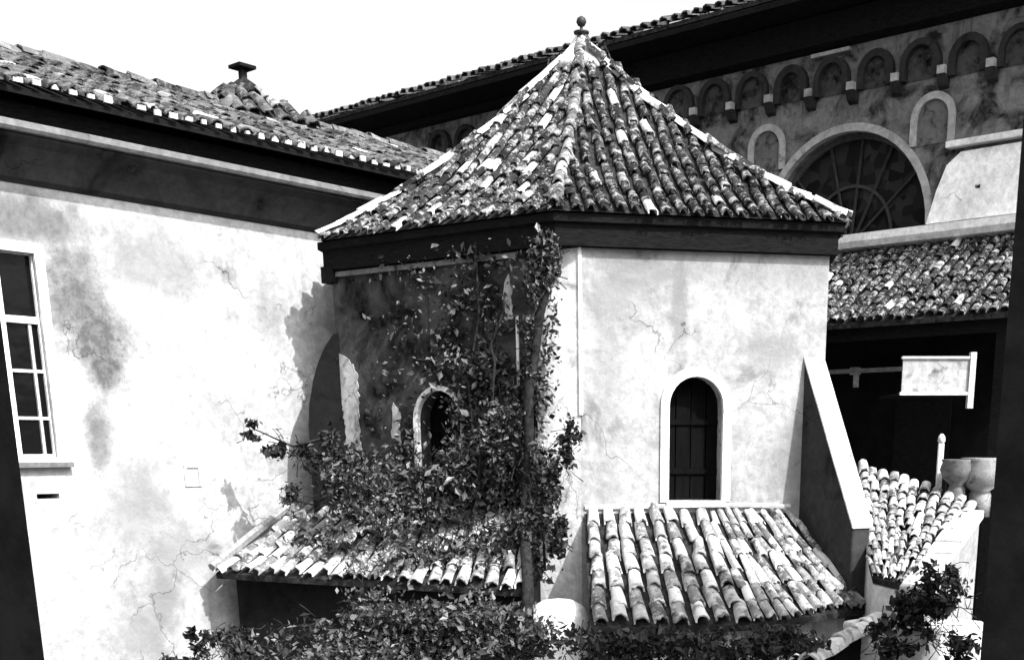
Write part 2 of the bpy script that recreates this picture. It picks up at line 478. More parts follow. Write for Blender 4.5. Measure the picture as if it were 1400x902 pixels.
# roof geometry
EZ = CZ + 2.86; AZ = CZ + 5.72; OV = 0.20
def off_hex(d):
    out = []
    for i in range(6):
        p0, p1, p2 = hexa[i - 1], hexa[i], hexa[(i + 1) % 6]
        d1, d2 = (p1 - p0).normalized(), (p2 - p1).normalized()
        n1, n2 = Vector((d1.y, -d1.x)), Vector((d2.y, -d2.x))
        a = (n1 + n2); out.append(p1 + a / (1 + n1.dot(n2)) * d)
    return out
eave = off_hex(OV); eave[5] = eave[5] + DL * -.14; apex = Vector((C.x, C.y, AZ)); SAG = 0.24
V = [Vector((p.x, p.y, EZ - .05)) for p in eave] ; inner = off_hex(-0.05)
# plain boarding below the tiles: facets subdivided with the same sag
V = []; Fc = []
rows = 10
for j in range(rows + 1):
    t_ = j / rows
    for p in eave:
        q = Vector((p.x, p.y, EZ)).lerp(apex, t_); q.z -= SAG * 4 * t_ * (1 - t_) + .03; V.append(q)
for j in range(rows):
    for i in range(6): Fc.append((j * 6 + i, j * 6 + (i + 1) % 6, (j + 1) * 6 + (i + 1) % 6, (j + 1) * 6 + i))
wpart('roof_boarding', V, Fc, M_under, T)
# soffit and cornice, dark timber
cor = off_hex(0.10); out_ = off_hex(OV - .04)
V = [(p.x, p.y, EZ - .04) for p in out_] + [(p.x, p.y, EZ - .14) for p in out_] + [(p.x, p.y, EZ - .16) for p in cor] + [(p.x, p.y, CZ + 2.45) for p in cor] + [(p.x, p.y, CZ + 2.43) for p in off_hex(-.1)]
Fc = [(k * 6 + i, k * 6 + (i + 1) % 6, (k + 1) * 6 + (i + 1) % 6, (k + 1) * 6 + i) for k in range(4) for i in range(6)]
wpart('cornice', V, Fc, M_timber, T)
# thin limed moulding line under the cornice on the left wall
mb = MB(); mb.box(FLf, 0.0, 3.4, 0.002, 0.05, CZ + 2.36, CZ + 2.425); mb.part('moulding', plaster('moulding_lime', .16, .03, .6, 3), T)
mats = []
def facet(i, pitch=0.195, ln=0.30):
    a, b = eave[i], eave[(i + 1) % 6]
    a3, b3 = Vector((a.x, a.y, EZ)), Vector((b.x, b.y, EZ))
    e = (b3 - a3); L = e.length; e.normalize()
    ta = (apex - a3).dot(e); foot = a3 + e * ta; H = (apex - foot).length; up = (apex - foot) / H
    n = round(L / pitch); pt = L / n; res = []
    nr = int(H / ln)
    for c_ in range(n):
        x = (c_ + .5) * pt
        for r_ in range(nr + 1):
            h = r_ * ln
            lo, hi = ta * h / H, L - (L - ta) * h / H
            if x < lo + .02 or x > hi - .02 or h + ln > H: break
            def S(hh):
                q = a3 + e * x + up * hh
                t_ = hh / H; q.z -= SAG * 4 * t_ * (1 - t_); return q
            P = S(h - (.05 if r_ == 0 else 0)); Q = S(h + ln)
            res.append(tile_matrix(P, e, Q - P, pt * .7, (Q - P).length * 1.08))
    return res
mats = facet(0) + facet(5)
lay(mats, TD, T)
back = facet(1, .3, .45) + facet(4, .3, .45) + facet(2, .3, .45) + facet(3, .3, .45)
lay(back, TD, T, limit=0)
hips = []
for i, p in enumerate(eave):
    if i in (0,):
        hm = along(apex, (p.x, p.y, EZ + .02), .36, .17, SAG)
        lay(hm, [barrel(80, M_tile, 'hip_tile', .9)], T, 'hip_tile')
    elif i in (1, 5):
        lay(along(apex, (p.x, p.y, EZ + .03), .36, .155, SAG), HIP, T, 'hip_tile')
    else:
        hips += along(apex, (p.x, p.y, EZ + .02), .36, .2, SAG)
lay(hips, HIP, T, 'hip_tile', limit=0)
mb = MB(); mb.lathe(apex + Vector((0, 0, -.28)), [(.42, -.12), (.36, 0), (.22, .14), (.12, .27), (.07, .33), (.001, .34)], 14); mb.part('apex_cap', M_mortar, T, True)
mb = MB(); mb.lathe(apex, [(.02, .0), (.025, .1), (.11, .11), (.115, .135), (.025, .15), (.02, .2), (.05, .215), (.075, .26), (.06, .31), (.02, .335), (.001, .34)], 14); mb.part('finial', M_iron, T, True)
# small hook at the eave's left end, light ledge
# buttress at the right corner
def fin(name, base, d, width, run, ztop, zlow, m, label, parent):
    d = Vector(d).normalized(); s = Vector((-d.y, d.x))     # s to the right looking outward
    b0 = Vector(base)
    P = []
    for k in (0, 1):
        q = b0 + s * width * k
        i = q - d * .25; o = q + d * run
        P += [(i.x, i.y, 0), (o.x + d.x * .04, o.y + d.y * .04, 0), (o.x, o.y, zlow), (q.x, q.y, ztop), (i.x, i.y, ztop)]
    F_ = [(0, 1, 2, 3, 4), (9, 8, 7, 6, 5), (1, 6, 7, 2), (2, 7, 8, 3), (3, 8, 9, 4), (0, 5, 6, 1)]
    o_ = wpart(name, P, F_, m, parent, label=label); md = o_.modifiers.new('bevel', 'BEVEL'); md.width = .035; md.segments = 3
    return o_
M_cop = plaster('coping_lime', .5, .16, .55, 3.0, streak=.4)
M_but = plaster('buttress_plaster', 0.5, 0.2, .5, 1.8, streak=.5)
M_bd = plaster('buttress_shade', 0.04, 0.01, .6, 1.5, streak=.7)  # shade of the side face put into the near-black body colour
bb = N + DR * 3.37
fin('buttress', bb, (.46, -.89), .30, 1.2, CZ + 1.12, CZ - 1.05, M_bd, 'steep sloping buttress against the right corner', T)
mb = MB(); d_ = Vector((.46, -.89)).normalized(); s_ = Vector((-d_.y, d_.x))
q0 = bb; q1 = bb + d_ * 1.22
P = []
for k, (a, b) in enumerate(((-.025, 0), (.325, 0))):
    for q, z in ((q0, CZ + 1.12), (q1, CZ - 1.05)):
        P.append((q.x + s_.x * a, q.y + s_.y * a, z + .0)); P.append((q.x + s_.x * a, q.y + s_.y * a, z + .07))
mb.add([P[0], P[2], P[6], P[4], P[1], P[3], P[7], P[5]], [(0, 1, 2, 3), (4, 7, 6, 5), (0, 4, 5, 1), (1, 5, 6, 2), (2, 6, 7, 3), (3, 7, 4, 0)])
mb.part('buttress_coping', M_cop, T, bevel=.03)
# made-up rounded block, near black, standing in for the tower's cast shadow
M_dk = plaster('shadow_tone_plaster', 0.09, 0.035, .5, 1.2)
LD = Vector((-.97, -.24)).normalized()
M_dk = plaster('shadow_tone_plaster', 0.010, 0.003, .5, 1.2)
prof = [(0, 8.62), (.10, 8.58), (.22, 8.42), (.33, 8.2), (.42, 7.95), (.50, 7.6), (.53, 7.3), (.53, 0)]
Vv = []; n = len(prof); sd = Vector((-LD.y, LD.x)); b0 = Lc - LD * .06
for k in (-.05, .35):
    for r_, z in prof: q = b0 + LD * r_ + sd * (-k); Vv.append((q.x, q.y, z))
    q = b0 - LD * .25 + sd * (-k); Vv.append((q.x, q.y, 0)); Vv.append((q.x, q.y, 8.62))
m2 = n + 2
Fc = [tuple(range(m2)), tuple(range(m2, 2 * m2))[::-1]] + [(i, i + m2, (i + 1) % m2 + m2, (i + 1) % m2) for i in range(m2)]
wpart('buttress', Vv, Fc, M_dk, T, label='made-up dark block standing in for the cast shadow at the left corner')  # not a real buttress, stands in for the cast shadow
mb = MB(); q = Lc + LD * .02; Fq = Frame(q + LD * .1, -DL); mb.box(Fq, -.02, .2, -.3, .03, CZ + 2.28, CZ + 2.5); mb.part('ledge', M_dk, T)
M_patch = plaster('pale_patch_tone', .42, .07, .6, 4, streak=.6)
def patch_plate(pts, o=.012):
    P0 = [(wx(FLf, a, b), wz(FLf, a, b)) for a, b in pts]; P_ = []
    for (xa, za), (xb, zb_) in zip(P0, P0[1:] + P0[:1]):
        m_ = max(2, int(math.hypot(xb - xa, zb_ - za) / .05))
        for k in range(m_): P_.append((xa + (xb - xa) * k / m_ + random.gauss(0, .014), za + (zb_ - za) * k / m_ + random.gauss(0, .012)))
    v, f = holed(FLf, P_, [], o, o - .002); wpart('pale_patch', v, f, M_patch, T, label='pale patch on the dark wall')
patch_plate([(477, 614), (494, 616), (491, 560), (490, 515), (478, 490), (462, 482), (466, 540)])  # sunlit strip of the wall, its light put into the pale colour
patch_plate([(692, 440), (702, 436), (700, 395), (694, 375), (688, 400)])
patch_plate([(536, 600), (548, 604), (548, 560), (538, 552)])
# drainpipe on the left wall near the corner
xp = wx(FLf, 711, 480)
mb = MB(); mb.tube([FLf.p(xp, .05, wz(FLf, 711, 432)), FLf.p(xp, .05, CZ + .78)], .022, 8); mb.part('pipe', M_white, T, True)

# ================================================================== wing building on the left
class WFrame(Frame):
    def p(s, x, o, z): return Frame.p(s, x * WS, o * WS, CZ + (z - CZ) * WS if z > 0 else -1.0)
WS = 0.924
W0 = Vector((-4.84, 21.0)) * WS; FW = WFrame(W0, (.632, .775))
def wwx(a, b): return wx(FW, a, b) / WS
def wwz(a, b): return CZ + (Frame_wz(a, b) - CZ) / WS
def Frame_wz(a, b):
    x = wx(FW, a, b); return at(a, b, FW.A[1] + FW.d.y * x).z
Wg = thing('plastered_wing', 'long white plastered wing with a low tile roof, running back on the left', 'building', (W0.x, W0.y, 0), FW.rz)
wp = lambda x, z, r=(1, 1, 1), k=1: (tuple(FW.p(x, 0, CZ + z)), r, k)
M_wing = plaster('wing_plaster', 0.385, 0.08, 0.42, 0.8, blobs=[
    wp(-4.45, 2.0, (.45, .45, .75), .9), wp(-4.2, 1.5, (.45, .45, .5), 1), wp(-4.15, 1.1, (.3, .3, .3), 1), wp(-3.9, -.9, (.6, .6, .8), .45), wp(-3.3, -1.6, (.6, .6, .5), .5), wp(-4.35, .15, (.2, .2, .5), .8), wp(-3.6, -2.2, (.3, .3, .6), .6),
    wp(-3.2, 2.6, (1.0, 1.0, .45), .45), wp(-5.2, 2.95, (1.2, 1.2, .35), .8), wp(-4.0, -2.8, (.5, .5, .6), .5), wp(-1.3, 2.2, (.3, .3, .6), .35), wp(-2.2, .5, (.8, .8, .4), .18)], streak=.25)
WXr, WXl = -4.86, -5.62; WZb, WZt = CZ - .21, CZ + 2.66
hole = [(WXl + .09, WZb + .05), (WXr - .09, WZb + .05), (WXr - .09, WZt - .1), (WXl + .09, WZt - .1)]
niche = (wwx(263, 650), wwz(263, 650)); slot = (wwx(66, 678), wwz(66, 678))
def rect(c, a, b): return [(c[0] - a, c[1] - b), (c[0] + a, c[1] - b), (c[0] + a, c[1] + b), (c[0] - a, c[1] + b)]
v, f = holed(FW, [(-12, 0), (8.0, 0), (8.0, CZ + 4.25), (-12, CZ + 4.25)], [hole, rect(slot, .16, .035)], 0, .4)
wpart('wall', v, f, M_wing, Wg)
v, f = ring(FW, [(niche[0] - .14, niche[1] - .16), (niche[0] + .14, niche[1] - .16), (niche[0] + .14, niche[1] + .16), (niche[0] - .14, niche[1] + .16), (niche[0] - .14, niche[1] - .16)],
            [(niche[0] - .1, niche[1] - .12), (niche[0] + .1, niche[1] - .12), (niche[0] + .1, niche[1] + .12), (niche[0] - .1, niche[1] + .12), (niche[0] - .1, niche[1] - .12)], .001, .02)
wpart('hatch_frame', v, f, flat_mat('grey_paint', .45), Wg)
mb = MB(); mb.prof(FW, -12, 8, [(-.4, CZ + .0), (-6.3, CZ + .0), (-6.3, CZ + 4.25), (-.4, CZ + 4.25)])
Fend = Frame(FW.p(-12, 0, 0).xy, FW.n * -1)
mb = MB(); mb.box(FW, -12, 8, -6.6, -6.2, 0, CZ + 4.25); mb.box(FW, -12, -11.6, -6.2, -.4, 0, CZ + 4.25); mb.part('wall', M_wing, Wg, label='rear and end walls')
# window: surround, frame, bars, panes
def rring(x0, x1, z0, z1, t, tb=None):
    tb = t if tb is None else tb
    return [(x0, z0), (x1, z0), (x1, z1), (x0, z1), (x0, z0)], [(x0 + t, z0 + tb), (x1 - t, z0 + tb), (x1 - t, z1 - t), (x0 + t, z1 - t), (x0 + t, z0 + tb)]
a, b = rring(WXl, WXr, WZb, WZt, .13, .06); v, f = ring(FW, a, b, -.02, .035)
wn = wpart('window', v, f, M_white, Wg, label='tall white framed casement window')
a, b = rring(WXl + .085, WXr - .085, WZb + .05, WZt - .095, .055); v, f = ring(FW, a, b, -.16, -.07); wpart('frame', v, f, M_white, wn)
zt = wwz(30, 436)
ix0, ix1 = WXl + .14, WXr - .14
mb = MB(); mb.box(FW, ix0, ix1, -.17, -.06, zt - .045, zt + .045); mb.part('transom', M_white, wn)
xm = ix1 - .12
mb = MB(); mb.box(FW, xm - .02, xm + .02, -.15, -.08, WZb + .1, zt - .046); mb.part('mullion', flat_mat('grey_frame', .35), wn)
zr = [WZb + .105, wwz(30, 571), wwz(30, 506), zt - .045]
M_bar = flat_mat('bar_paint', .5)
for z in zr[1:3]:
    mb = MB(); mb.box(FW, ix0, ix1, -.145, -.09, z - .02, z + .02); mb.part('glazing_bar', M_bar, wn)
m_, t_, b_ = new_mat('window_glass'); b_.inputs['Base Color'].default_value = (.004, .004, .004, 1); b_.inputs['Roughness'].default_value = .12; b_.inputs['Specular IOR Level'].default_value = .12
bump(t_, b_, noise(t_, position(t_), 3, 2, .5), .25, .05)
M_glass = m_
zz = zr + [WZt - .15]
for i in range(4):
    mb = MB(); mb.box(FW, ix0 - .01, ix1 + .01, -.128, -.118, zz[i] + (.021 if 0 < i < 3 else .046 if i == 3 else 0), zz[i + 1] - (.021 if i < 2 else .0 if i != 2 else .001)); mb.part('pane', M_glass, wn)
mb = MB(); mb.box(FW, WXl - .05, WXr + .04, -.1, .11, WZb - .07, WZb - .003); mb.part('sill', flat_mat('sill_stone', .12), wn)
# cornice
M_cove = plaster('cove_shadow', 0.045, 0.006, .7, .9, streak=.3)  # eave shadow put into the cove's dark colour
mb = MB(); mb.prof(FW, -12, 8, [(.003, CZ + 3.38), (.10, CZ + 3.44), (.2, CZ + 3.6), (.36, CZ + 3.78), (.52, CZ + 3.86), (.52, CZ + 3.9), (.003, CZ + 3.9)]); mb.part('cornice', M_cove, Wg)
M_lip = plaster('weathered_zinc', .17, .08, .6, 2, streak=.2)
mb = MB(); mb.prof(FW, -12, 8, [(.05, CZ + 3.903), (.60, CZ + 3.903), (.63, CZ + 3.94), (.63, CZ + 4.01), (.58, CZ + 4.03), (.05, CZ + 4.03)]); mb.part('gutter', M_lip, Wg, label='pale gutter along the eave')
mb = MB(); mb.prof(FW, -12, 8, [(.003, CZ + 4.033), (.4, CZ + 4.033), (.44, CZ + 4.27), (.003, CZ + 4.27)]); mb.part('fascia', M_timber, Wg)
EWZ, EWO, RWZ, RWB = CZ + 4.40, .80, CZ + 5.80, -3.0
v, f = sheet(FW.p(-12, RWB, RWZ), FW.p(8, RWB, RWZ), FW.p(8, EWO - .04, EWZ), FW.p(-12, EWO - .04, EWZ), 0, .07, 2, 2, .03)
wpart('roof', v, f, M_timber, Wg)
v, f = sheet(FW.p(8, RWB, RWZ), FW.p(-12, RWB, RWZ), FW.p(-12, -6.8, EWZ), FW.p(8, -6.8, EWZ), 0, .07, 2, 2, .03)
wpart('roof', v, f, M_under, Wg, label='far slope of the roof')
mats = patch(FW.p(-8.5, RWB, RWZ), FW.p(8, RWB, RWZ), FW.p(8, EWO, EWZ), FW.p(-8.5, EWO, EWZ), .217, .37)
near = [q for q in mats if (q.translation.xy - FW.A).dot(FW.d) < 3.9]
far_ = [q for q in mats if (q.translation.xy - FW.A).dot(FW.d) >= 3.9]
M_wt = tile_mat('wing_tile', 0.015, 0.11, .5, .07, lich=.2)
TW = [barrel(100 + i, M_wt) for i in range(6)]
# the eave row shows best: it goes first
near.sort(key=lambda q: -(q.translation.xy - FW.A).dot(FW.n))
lay(near[:300], TW, Wg); lay(near[300:] + far_, TW, Wg, limit=0)
lay(along(FW.p(8, RWB, RWZ + .03), FW.p(-8.5, RWB, RWZ + .03), .42, .25), TW, Wg, 'ridge_tile')
# limed tile ends along the eave
mb = MB()
nE = round(16.5 / .235)
for i in range(nE):
    x = -8.5 + (i + .5) * 16.5 / nE
    if random.random() < .12: continue
    hw_ = random.uniform(.035, .065); mb.box(FW, x - hw_, x + hw_, EWO + .0, EWO + .035, EWZ + random.uniform(-.01, .02), EWZ + .085 + random.uniform(-.03, .01))
mb.part('mortar_plugs', M_mortar, Wg, kind='stuff')
# little roof lantern with a flat cap, on the ridge
lp = FW.p(.62, -3.0, 0).xy
Fl = Frame(lp, (.632, .775))
bz, pz, hw = CZ + 5.12, CZ + 5.86, .86
dorm = [Fl.p(-hw, hw, bz), Fl.p(hw, hw, bz), Fl.p(hw, -hw, bz), Fl.p(-hw, -hw, bz)]
top = [Fl.p(-.06, .06, pz), Fl.p(.06, .06, pz), Fl.p(.06, -.06, pz), Fl.p(-.06, -.06, pz)]
mb = MB(); mb.hexa([*dorm, *top]); dm = mb.part('roof_lantern', M_under, Wg, label='small pyramid roof rising from the ridge with a flat chimney cap')
lm = []
for i in range(4):
    a_, b_2 = dorm[i], dorm[(i + 1) % 4]; c_, d_2 = top[(i + 1) % 4], top[i]
    nn = 6
    for k in range(nn):
        u0 = (k + .5) / nn; e_ = (b_2 - a_)
        hgt = 1 - abs(2 * u0 - 1)
        base_ = a_ + e_ * u0; upv = ((c_ + d_2) / 2 - (a_ + b_2) / 2)
        for r_ in range(max(1, int(hgt * 4))):
            lm.append(tile_matrix(base_ + upv * (r_ * .25), e_, upv, e_.length / nn * .8, .28))
lay(lm, TW, dm)
for a_, b_2 in zip(top, dorm): pass
mb = MB(); mb.box(Fl, -.05, .05, -.05, .05, pz - .1, pz + .15); mb.part('chimney_stalk', M_under, dm)
mb = MB(); mb.box(Fl, -.16, .16, -.16, .16, pz + .15, pz + .2); mb.part('chimney_cap', M_timber, dm)
mb = MB(); mb.box(Fl, .12, .32, .40, .5, bz + .25, bz + .4); mb.part('vent', M_mortar, dm)

# ================================================================== church behind
B0 = Vector((4.29, 24.0)); FB = Frame(B0, (.777, -.629))
Ch = thing('stone_church', 'tall grey stone church side with an arched frieze and half-round window, filling the background', 'church', (B0.x, B0.y, 0), FB.rz)
M_ch = plaster('church_stone', 0.17, 0.015, .85, 2.2, streak=1.0, rough_b=.05)
M_chd = plaster('church_stone_dark', 0.03, 0.006, .5, 2.0, streak=.8)
M_chl = plaster('church_trim', 0.34, 0.06, .5, 2.5, streak=.6)
M_nb = plaster('niche_plaster', .12, .02, .7, 5)
lc, lr, lz, lh = -.13, 1.72, CZ + 3.88, 1.78
lun = [(lc + lr * math.cos(math.pi * i / 24), lz + lh * math.sin(math.pi * i / 24)) for i in range(25)]
nich = [1.60, -1.86]
def niche_o(c, w_=.62): return arch_pts(c, w_, CZ + 5.22, CZ + 5.78, w_ / 2)
v, f = holed(FB, [(-24, 0), (9, 0), (9, CZ + 7.6), (-24, CZ + 7.6)], [lun], 0, .5)
wpart('wall', v, f, M_ch, Ch)
mb = MB(); mb.box(FB, -24, 9, -12, -11.6, 0, CZ + 7.6); mb.box(FB, -24, -23.6, -11.6, -.5, 0, CZ + 7.6); mb.box(FB, 8.6, 9, -11.6, -.5, 0, CZ + 7.6); mb.part('wall', M_ch, Ch, label='rear and end walls')
for c_ in nich:
    v, f = ring(FB, arc_open(c_, .84, CZ + 5.2, CZ + 5.62), arc_open(c_, .60, CZ + 5.2, CZ + 5.62), .001, .06)
    s = wpart('blind_niche', v, f, M_chl, Ch, label='small round-headed blind niche with a pale rim')
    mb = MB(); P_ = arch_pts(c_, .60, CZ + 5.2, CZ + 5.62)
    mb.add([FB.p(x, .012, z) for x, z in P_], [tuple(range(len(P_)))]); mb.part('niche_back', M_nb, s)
# lunette
def semi(k, n=24, e0=0.0): return [(lc + lr * k * math.cos(math.pi * i / n), lz + lh * k * math.sin(math.pi * i / n) + e0) for i in range(n + 1)]
v, f = ring(FB, semi(1.07), semi(.995), -.1, .05)
lw = wpart('lunette_window', v, f, M_chl, Ch, label='wide half-round window with a pale rim')
v, f = ring(FB, semi(1.0), semi(.95), -.36, -.26); wpart('frame', v, f, flat_mat('lunette_frame', .06), lw)
M_lb = flat_mat('lunette_bar', .025)
for a in (.62, 1.05, 1.45, 1.87, 2.4):
    p0 = (lc + .15 * lr * math.cos(a), lz + .02); p1 = (lc + .96 * lr * math.cos(a), lz + .96 * lh * math.sin(a))
    mb = MB(); mb.tube([FB.p(p0[0], -.3, p0[1]), FB.p(p1[0], -.3, p1[1])], .028, 4); mb.part('glazing_bar', M_lb, lw)
for k in (.5,):
    v, f = ring(FB, semi(k + .015), semi(k - .015), -.33, -.28); wpart('glazing_bar', v, f, M_lb, lw)
m_, t_, b_ = new_mat('lunette_glass'); p_ = position(t_)
vo = nd(t_, 'ShaderNodeTexVoronoi'); vo.inputs['Scale'].default_value = 5; t_.links.new(p_, vo.inputs['Vector'])
t_.links.new(ramp(t_, vo.outputs['Color'], .2, 1.0, .003, .025), b_.inputs['Base Color']); b_.inputs['Roughness'].default_value = .35; b_.inputs['Specular IOR Level'].default_value = .06
angs = [0, .62, 1.05, 1.45, 1.87, 2.4, math.pi]
for a0, a1 in zip(angs[:-1], angs[1:]):
    P_ = [(lc, lz)] + [(lc + .98 * lr * math.cos(a0 + (a1 - a0) * i / 5), lz + .98 * lh * math.sin(a0 + (a1 - a0) * i / 5)) for i in range(6)]
    mb = MB(); mb.add([FB.p(x, -.34, z) for x, z in P_] , [tuple(range(7))]); mb.part('pane', m_, lw)
# frieze of small arches on corbels
M_rec = plaster('recess_shade', .06, .004, .8, 4)  # shade inside the arches put into a dark infill colour
sp = .885; zc_ = CZ + 6.42
for i in range(-9, 8):
    c_ = -3.98 + (i + 1) * sp
    if c_ > 4.2: continue
    dz = .02 * random.uniform(-1, 1) + (-.035 * (c_ - 0))
    jv = random.uniform(.94, 1.04); w_o, w_i = sp * .84 * jv, sp * .56 * random.uniform(.9, 1.15)
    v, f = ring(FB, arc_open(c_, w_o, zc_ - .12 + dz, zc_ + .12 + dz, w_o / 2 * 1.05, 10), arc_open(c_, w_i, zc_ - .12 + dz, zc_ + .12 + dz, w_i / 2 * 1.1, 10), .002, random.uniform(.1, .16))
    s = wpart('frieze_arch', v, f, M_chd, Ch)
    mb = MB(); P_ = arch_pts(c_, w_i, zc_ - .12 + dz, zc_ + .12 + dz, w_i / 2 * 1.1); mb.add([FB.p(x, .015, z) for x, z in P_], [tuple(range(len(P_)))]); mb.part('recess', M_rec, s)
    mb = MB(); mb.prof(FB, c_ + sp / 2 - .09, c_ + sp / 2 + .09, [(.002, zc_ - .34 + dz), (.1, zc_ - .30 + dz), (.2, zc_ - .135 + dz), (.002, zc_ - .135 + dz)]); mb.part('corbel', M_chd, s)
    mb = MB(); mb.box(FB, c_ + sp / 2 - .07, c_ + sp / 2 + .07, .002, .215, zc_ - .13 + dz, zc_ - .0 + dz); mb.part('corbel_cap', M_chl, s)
for (a_, b_2, z_) in ((-.9, -.1, 6.99),):
    mb = MB(); mb.box(FB, a_, b_2, .002, .1, CZ + z_, CZ + z_ + .06); mb.part('string_course', M_chl, Ch)
# wide eave, its shadow on the wall put into a dark cornice band
mb = MB(); mb.prof(FB, -5, 9, [(.002, CZ + 7.08), (.22, CZ + 7.15), (.3, CZ + 7.6), (.002, CZ + 7.6)]); mb.part('cornice', M_timber, Ch)
mb = MB(); mb.prof(FB, -24, -5.003, [(.002, CZ + 7.45), (.15, CZ + 7.48), (.2, CZ + 7.6), (.002, CZ + 7.6)]); mb.part('cornice', M_timber, Ch)
mb = MB(); mb.prof(FB, -24, 9, [(-.5, CZ + 7.603), (1.0, CZ + 7.66), (1.0, CZ + 7.76), (-.5, CZ + 7.85)]); mb.part('soffit', M_timber, Ch)
M_ct = tile_mat('church_tile', .015, .09, .3, .05, lich=.2)
TC = [barrel(140 + i, M_ct) for i in range(4)]
v, f = sheet(FB.p(-24.2, -5.8, CZ + 10.2), FB.p(9.2, -5.8, CZ + 10.2), FB.p(9.2, 1.0, CZ + 7.86), FB.p(-24.2, 1.0, CZ + 7.86), 0, .08, 2, 2, .0)
wpart('roof', v, f, M_under, Ch)
v, f = sheet(FB.p(9.2, -5.8, CZ + 10.2), FB.p(-24.2, -5.8, CZ + 10.2), FB.p(-24.2, -12.6, CZ + 7.86), FB.p(9.2, -12.6, CZ + 7.86), 0, .08, 2, 2, .0)
wpart('roof', v, f, M_under, Ch, label='far slope of the roof')
cm = patch(FB.p(-20, .2, CZ + 8.15), FB.p(6, .2, CZ + 8.15), FB.p(6, 1.06, CZ + 7.87), FB.p(-20, 1.06, CZ + 7.87), .25, .45)
lay(cm, TC, Ch)
# ledge and whitewashed panel
mb = MB(); mb.prof(FB, -1.6, 6, [(.002, CZ + 3.56), (.2, CZ + 3.6), (.26, CZ + 3.7), (.26, CZ + 3.83), (.002, CZ + 3.87)]); mb.part('ledge', M_white, Ch, label='pale stone ledge below the half-round window')
v, f = holed(FB, [(1.62, CZ + 3.872), (6, CZ + 3.872), (6, CZ + 5.0), (2.2, CZ + 4.98), (1.95, CZ + 4.8), (1.78, CZ + 4.4)], [rect((2.55, CZ + 4.38), .05, .03)], .1, .098)
wpart('whitewashed_panel', v, f, plaster('panel_whitewash', .88, .5, .35, 2), Ch, label='whitewashed patch of wall beside the half-round window')
mb = MB(); mb.box(FB, 1.95, 6, .002, .2, CZ + 5.06, CZ + 5.16); mb.part('coping', M_white, Ch)

# ---- tiled porch roof along the church
Po = thing('tiled_porch', 'tiled lean-to porch below the church ledge, with deep black shade under it', 'porch', tuple(FB.p(2, 2, 0)), FB.rz)
px0, px1 = -.55, 5.6
TLp, TRp, BRp, BLp = FB.p(px0, .06, CZ + 3.52), FB.p(px1, .06, CZ + 3.52), FB.p(px1, 2.2, CZ + 2.08), FB.p(px0, 2.2, CZ + 2.08)
v, f = sheet(TLp, TRp, BRp, BLp, .03, .08, 4, 4, .03); wpart('roof_boarding', v, f, M_under, Po)
lay(patch(TLp, TRp, BRp, BLp, .18, .27, .03), TD, Po)
mb = MB(); mb.box(FB, px0 + .1, px1, 1.9, 2.05, CZ + 1.78, CZ + 1.98); mb.part('beam', M_timber, Po)
M_blk = rough_mat('shade_black_wall', .003, .008, 2, .95, .02)  # deep shade put into a near-black wall colour
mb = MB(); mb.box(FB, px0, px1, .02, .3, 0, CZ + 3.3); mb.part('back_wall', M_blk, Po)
mb = MB(); mb.box(FB, px0 + .05, px0 + 3.1, .32, .5, CZ + 1.35, CZ + 1.42); mb.part('rail', flat_mat('rail_grey', .25), Po)
mb = MB(); bx_ = wx(FB, 1182, 508); bz_ = wz(FB, 1182, 508); mb.box(FB, bx_ - .09, bx_ + .09, .32, .42, bz_ - .07, bz_ + .06); mb.box(FB, bx_ - .02, bx_ + .06, .32, .4, bz_ - .3, bz_ - .072); mb.part('bracket', flat_mat('bracket_grey', .4), Po)
mb = MB(); mb.box(FB, px0 + 1.9, px0 + 3.0, .302, .34, CZ - 1.0, CZ + 1.2); mb.part('door', M_timber, Po)
for x in (px0 + .2, 3.9, 5.4):
    mb = MB(); mb.box(FB, x, x + .16, 1.9, 2.06, 0, CZ + 1.778); mb.part('post', M_timber, Po)

# ================================================================== lean-to roofs round the tower
M_lw = plaster('leanto_wall', .010, .003, .6, 1.5)  # shade below the eave put into this near-black colour
def leanto(name, label, quads, walls, tm, pitch, ln, wm, caps=(), base=None, sag=.03):
    q0 = Vector(quads[0][2]); t = thing(name, label, 'lean-to', (q0.x, q0.y, 0))
    allm = []
    for qi, (a, b, c, d) in enumerate(quads):
        v, f = sheet(a, b, c, d, sag, .08, 6, 6, .03); wpart('roof_boarding', v, f, M_under, t)
        allm += patch(a, b, c, d, pitch if qi == 0 else pitch * .72, ln if qi == 0 else ln * .85, sag, .78)
    lay(allm, tm, t)
    for (p0, p1, th, z0, z1) in walls:
        F_ = Frame(Vector(p0), Vector(p1) - Vector(p0)); m_ = MB(); m_.box(F_, 0, (Vector(p1) - Vector(p0)).length, -th, 0, z0, z1); m_.part('wall', wm, t)
    for (hi, lo, wd) in caps: lay(along(hi, lo, .36, wd, 0), HIP, t, 'hip_tile')
    return t
z3 = lambda p, z: Vector((p[0], p[1], CZ + z))
# left one
la, lb, lc_, ld = z3((-5.0, 18.55), -.9), z3((-1.2, 16.2), -.86), z3((-1.15, 14.75), -1.72), z3((-5.85, 17.0), -1.73)
LL = leanto('lean_to_roof', 'low lean-to with pale flat-lying tiles, left of the tower foot and overgrown', [(la, lb, lc_, ld)],
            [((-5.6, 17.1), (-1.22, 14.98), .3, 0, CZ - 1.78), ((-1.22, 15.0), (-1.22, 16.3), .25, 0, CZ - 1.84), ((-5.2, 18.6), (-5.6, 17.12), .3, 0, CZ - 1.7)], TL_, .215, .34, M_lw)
mb = MB(); e0, e1 = ld + Vector((-.05, 0, .05)), la + Vector((-.05, 0, .08)); mb.tube([e0, e0.lerp(e1, .5) + Vector((0, 0, .02)), e1], .07, 6); mb.part('verge', flat_mat('verge_grey', .22), LL)
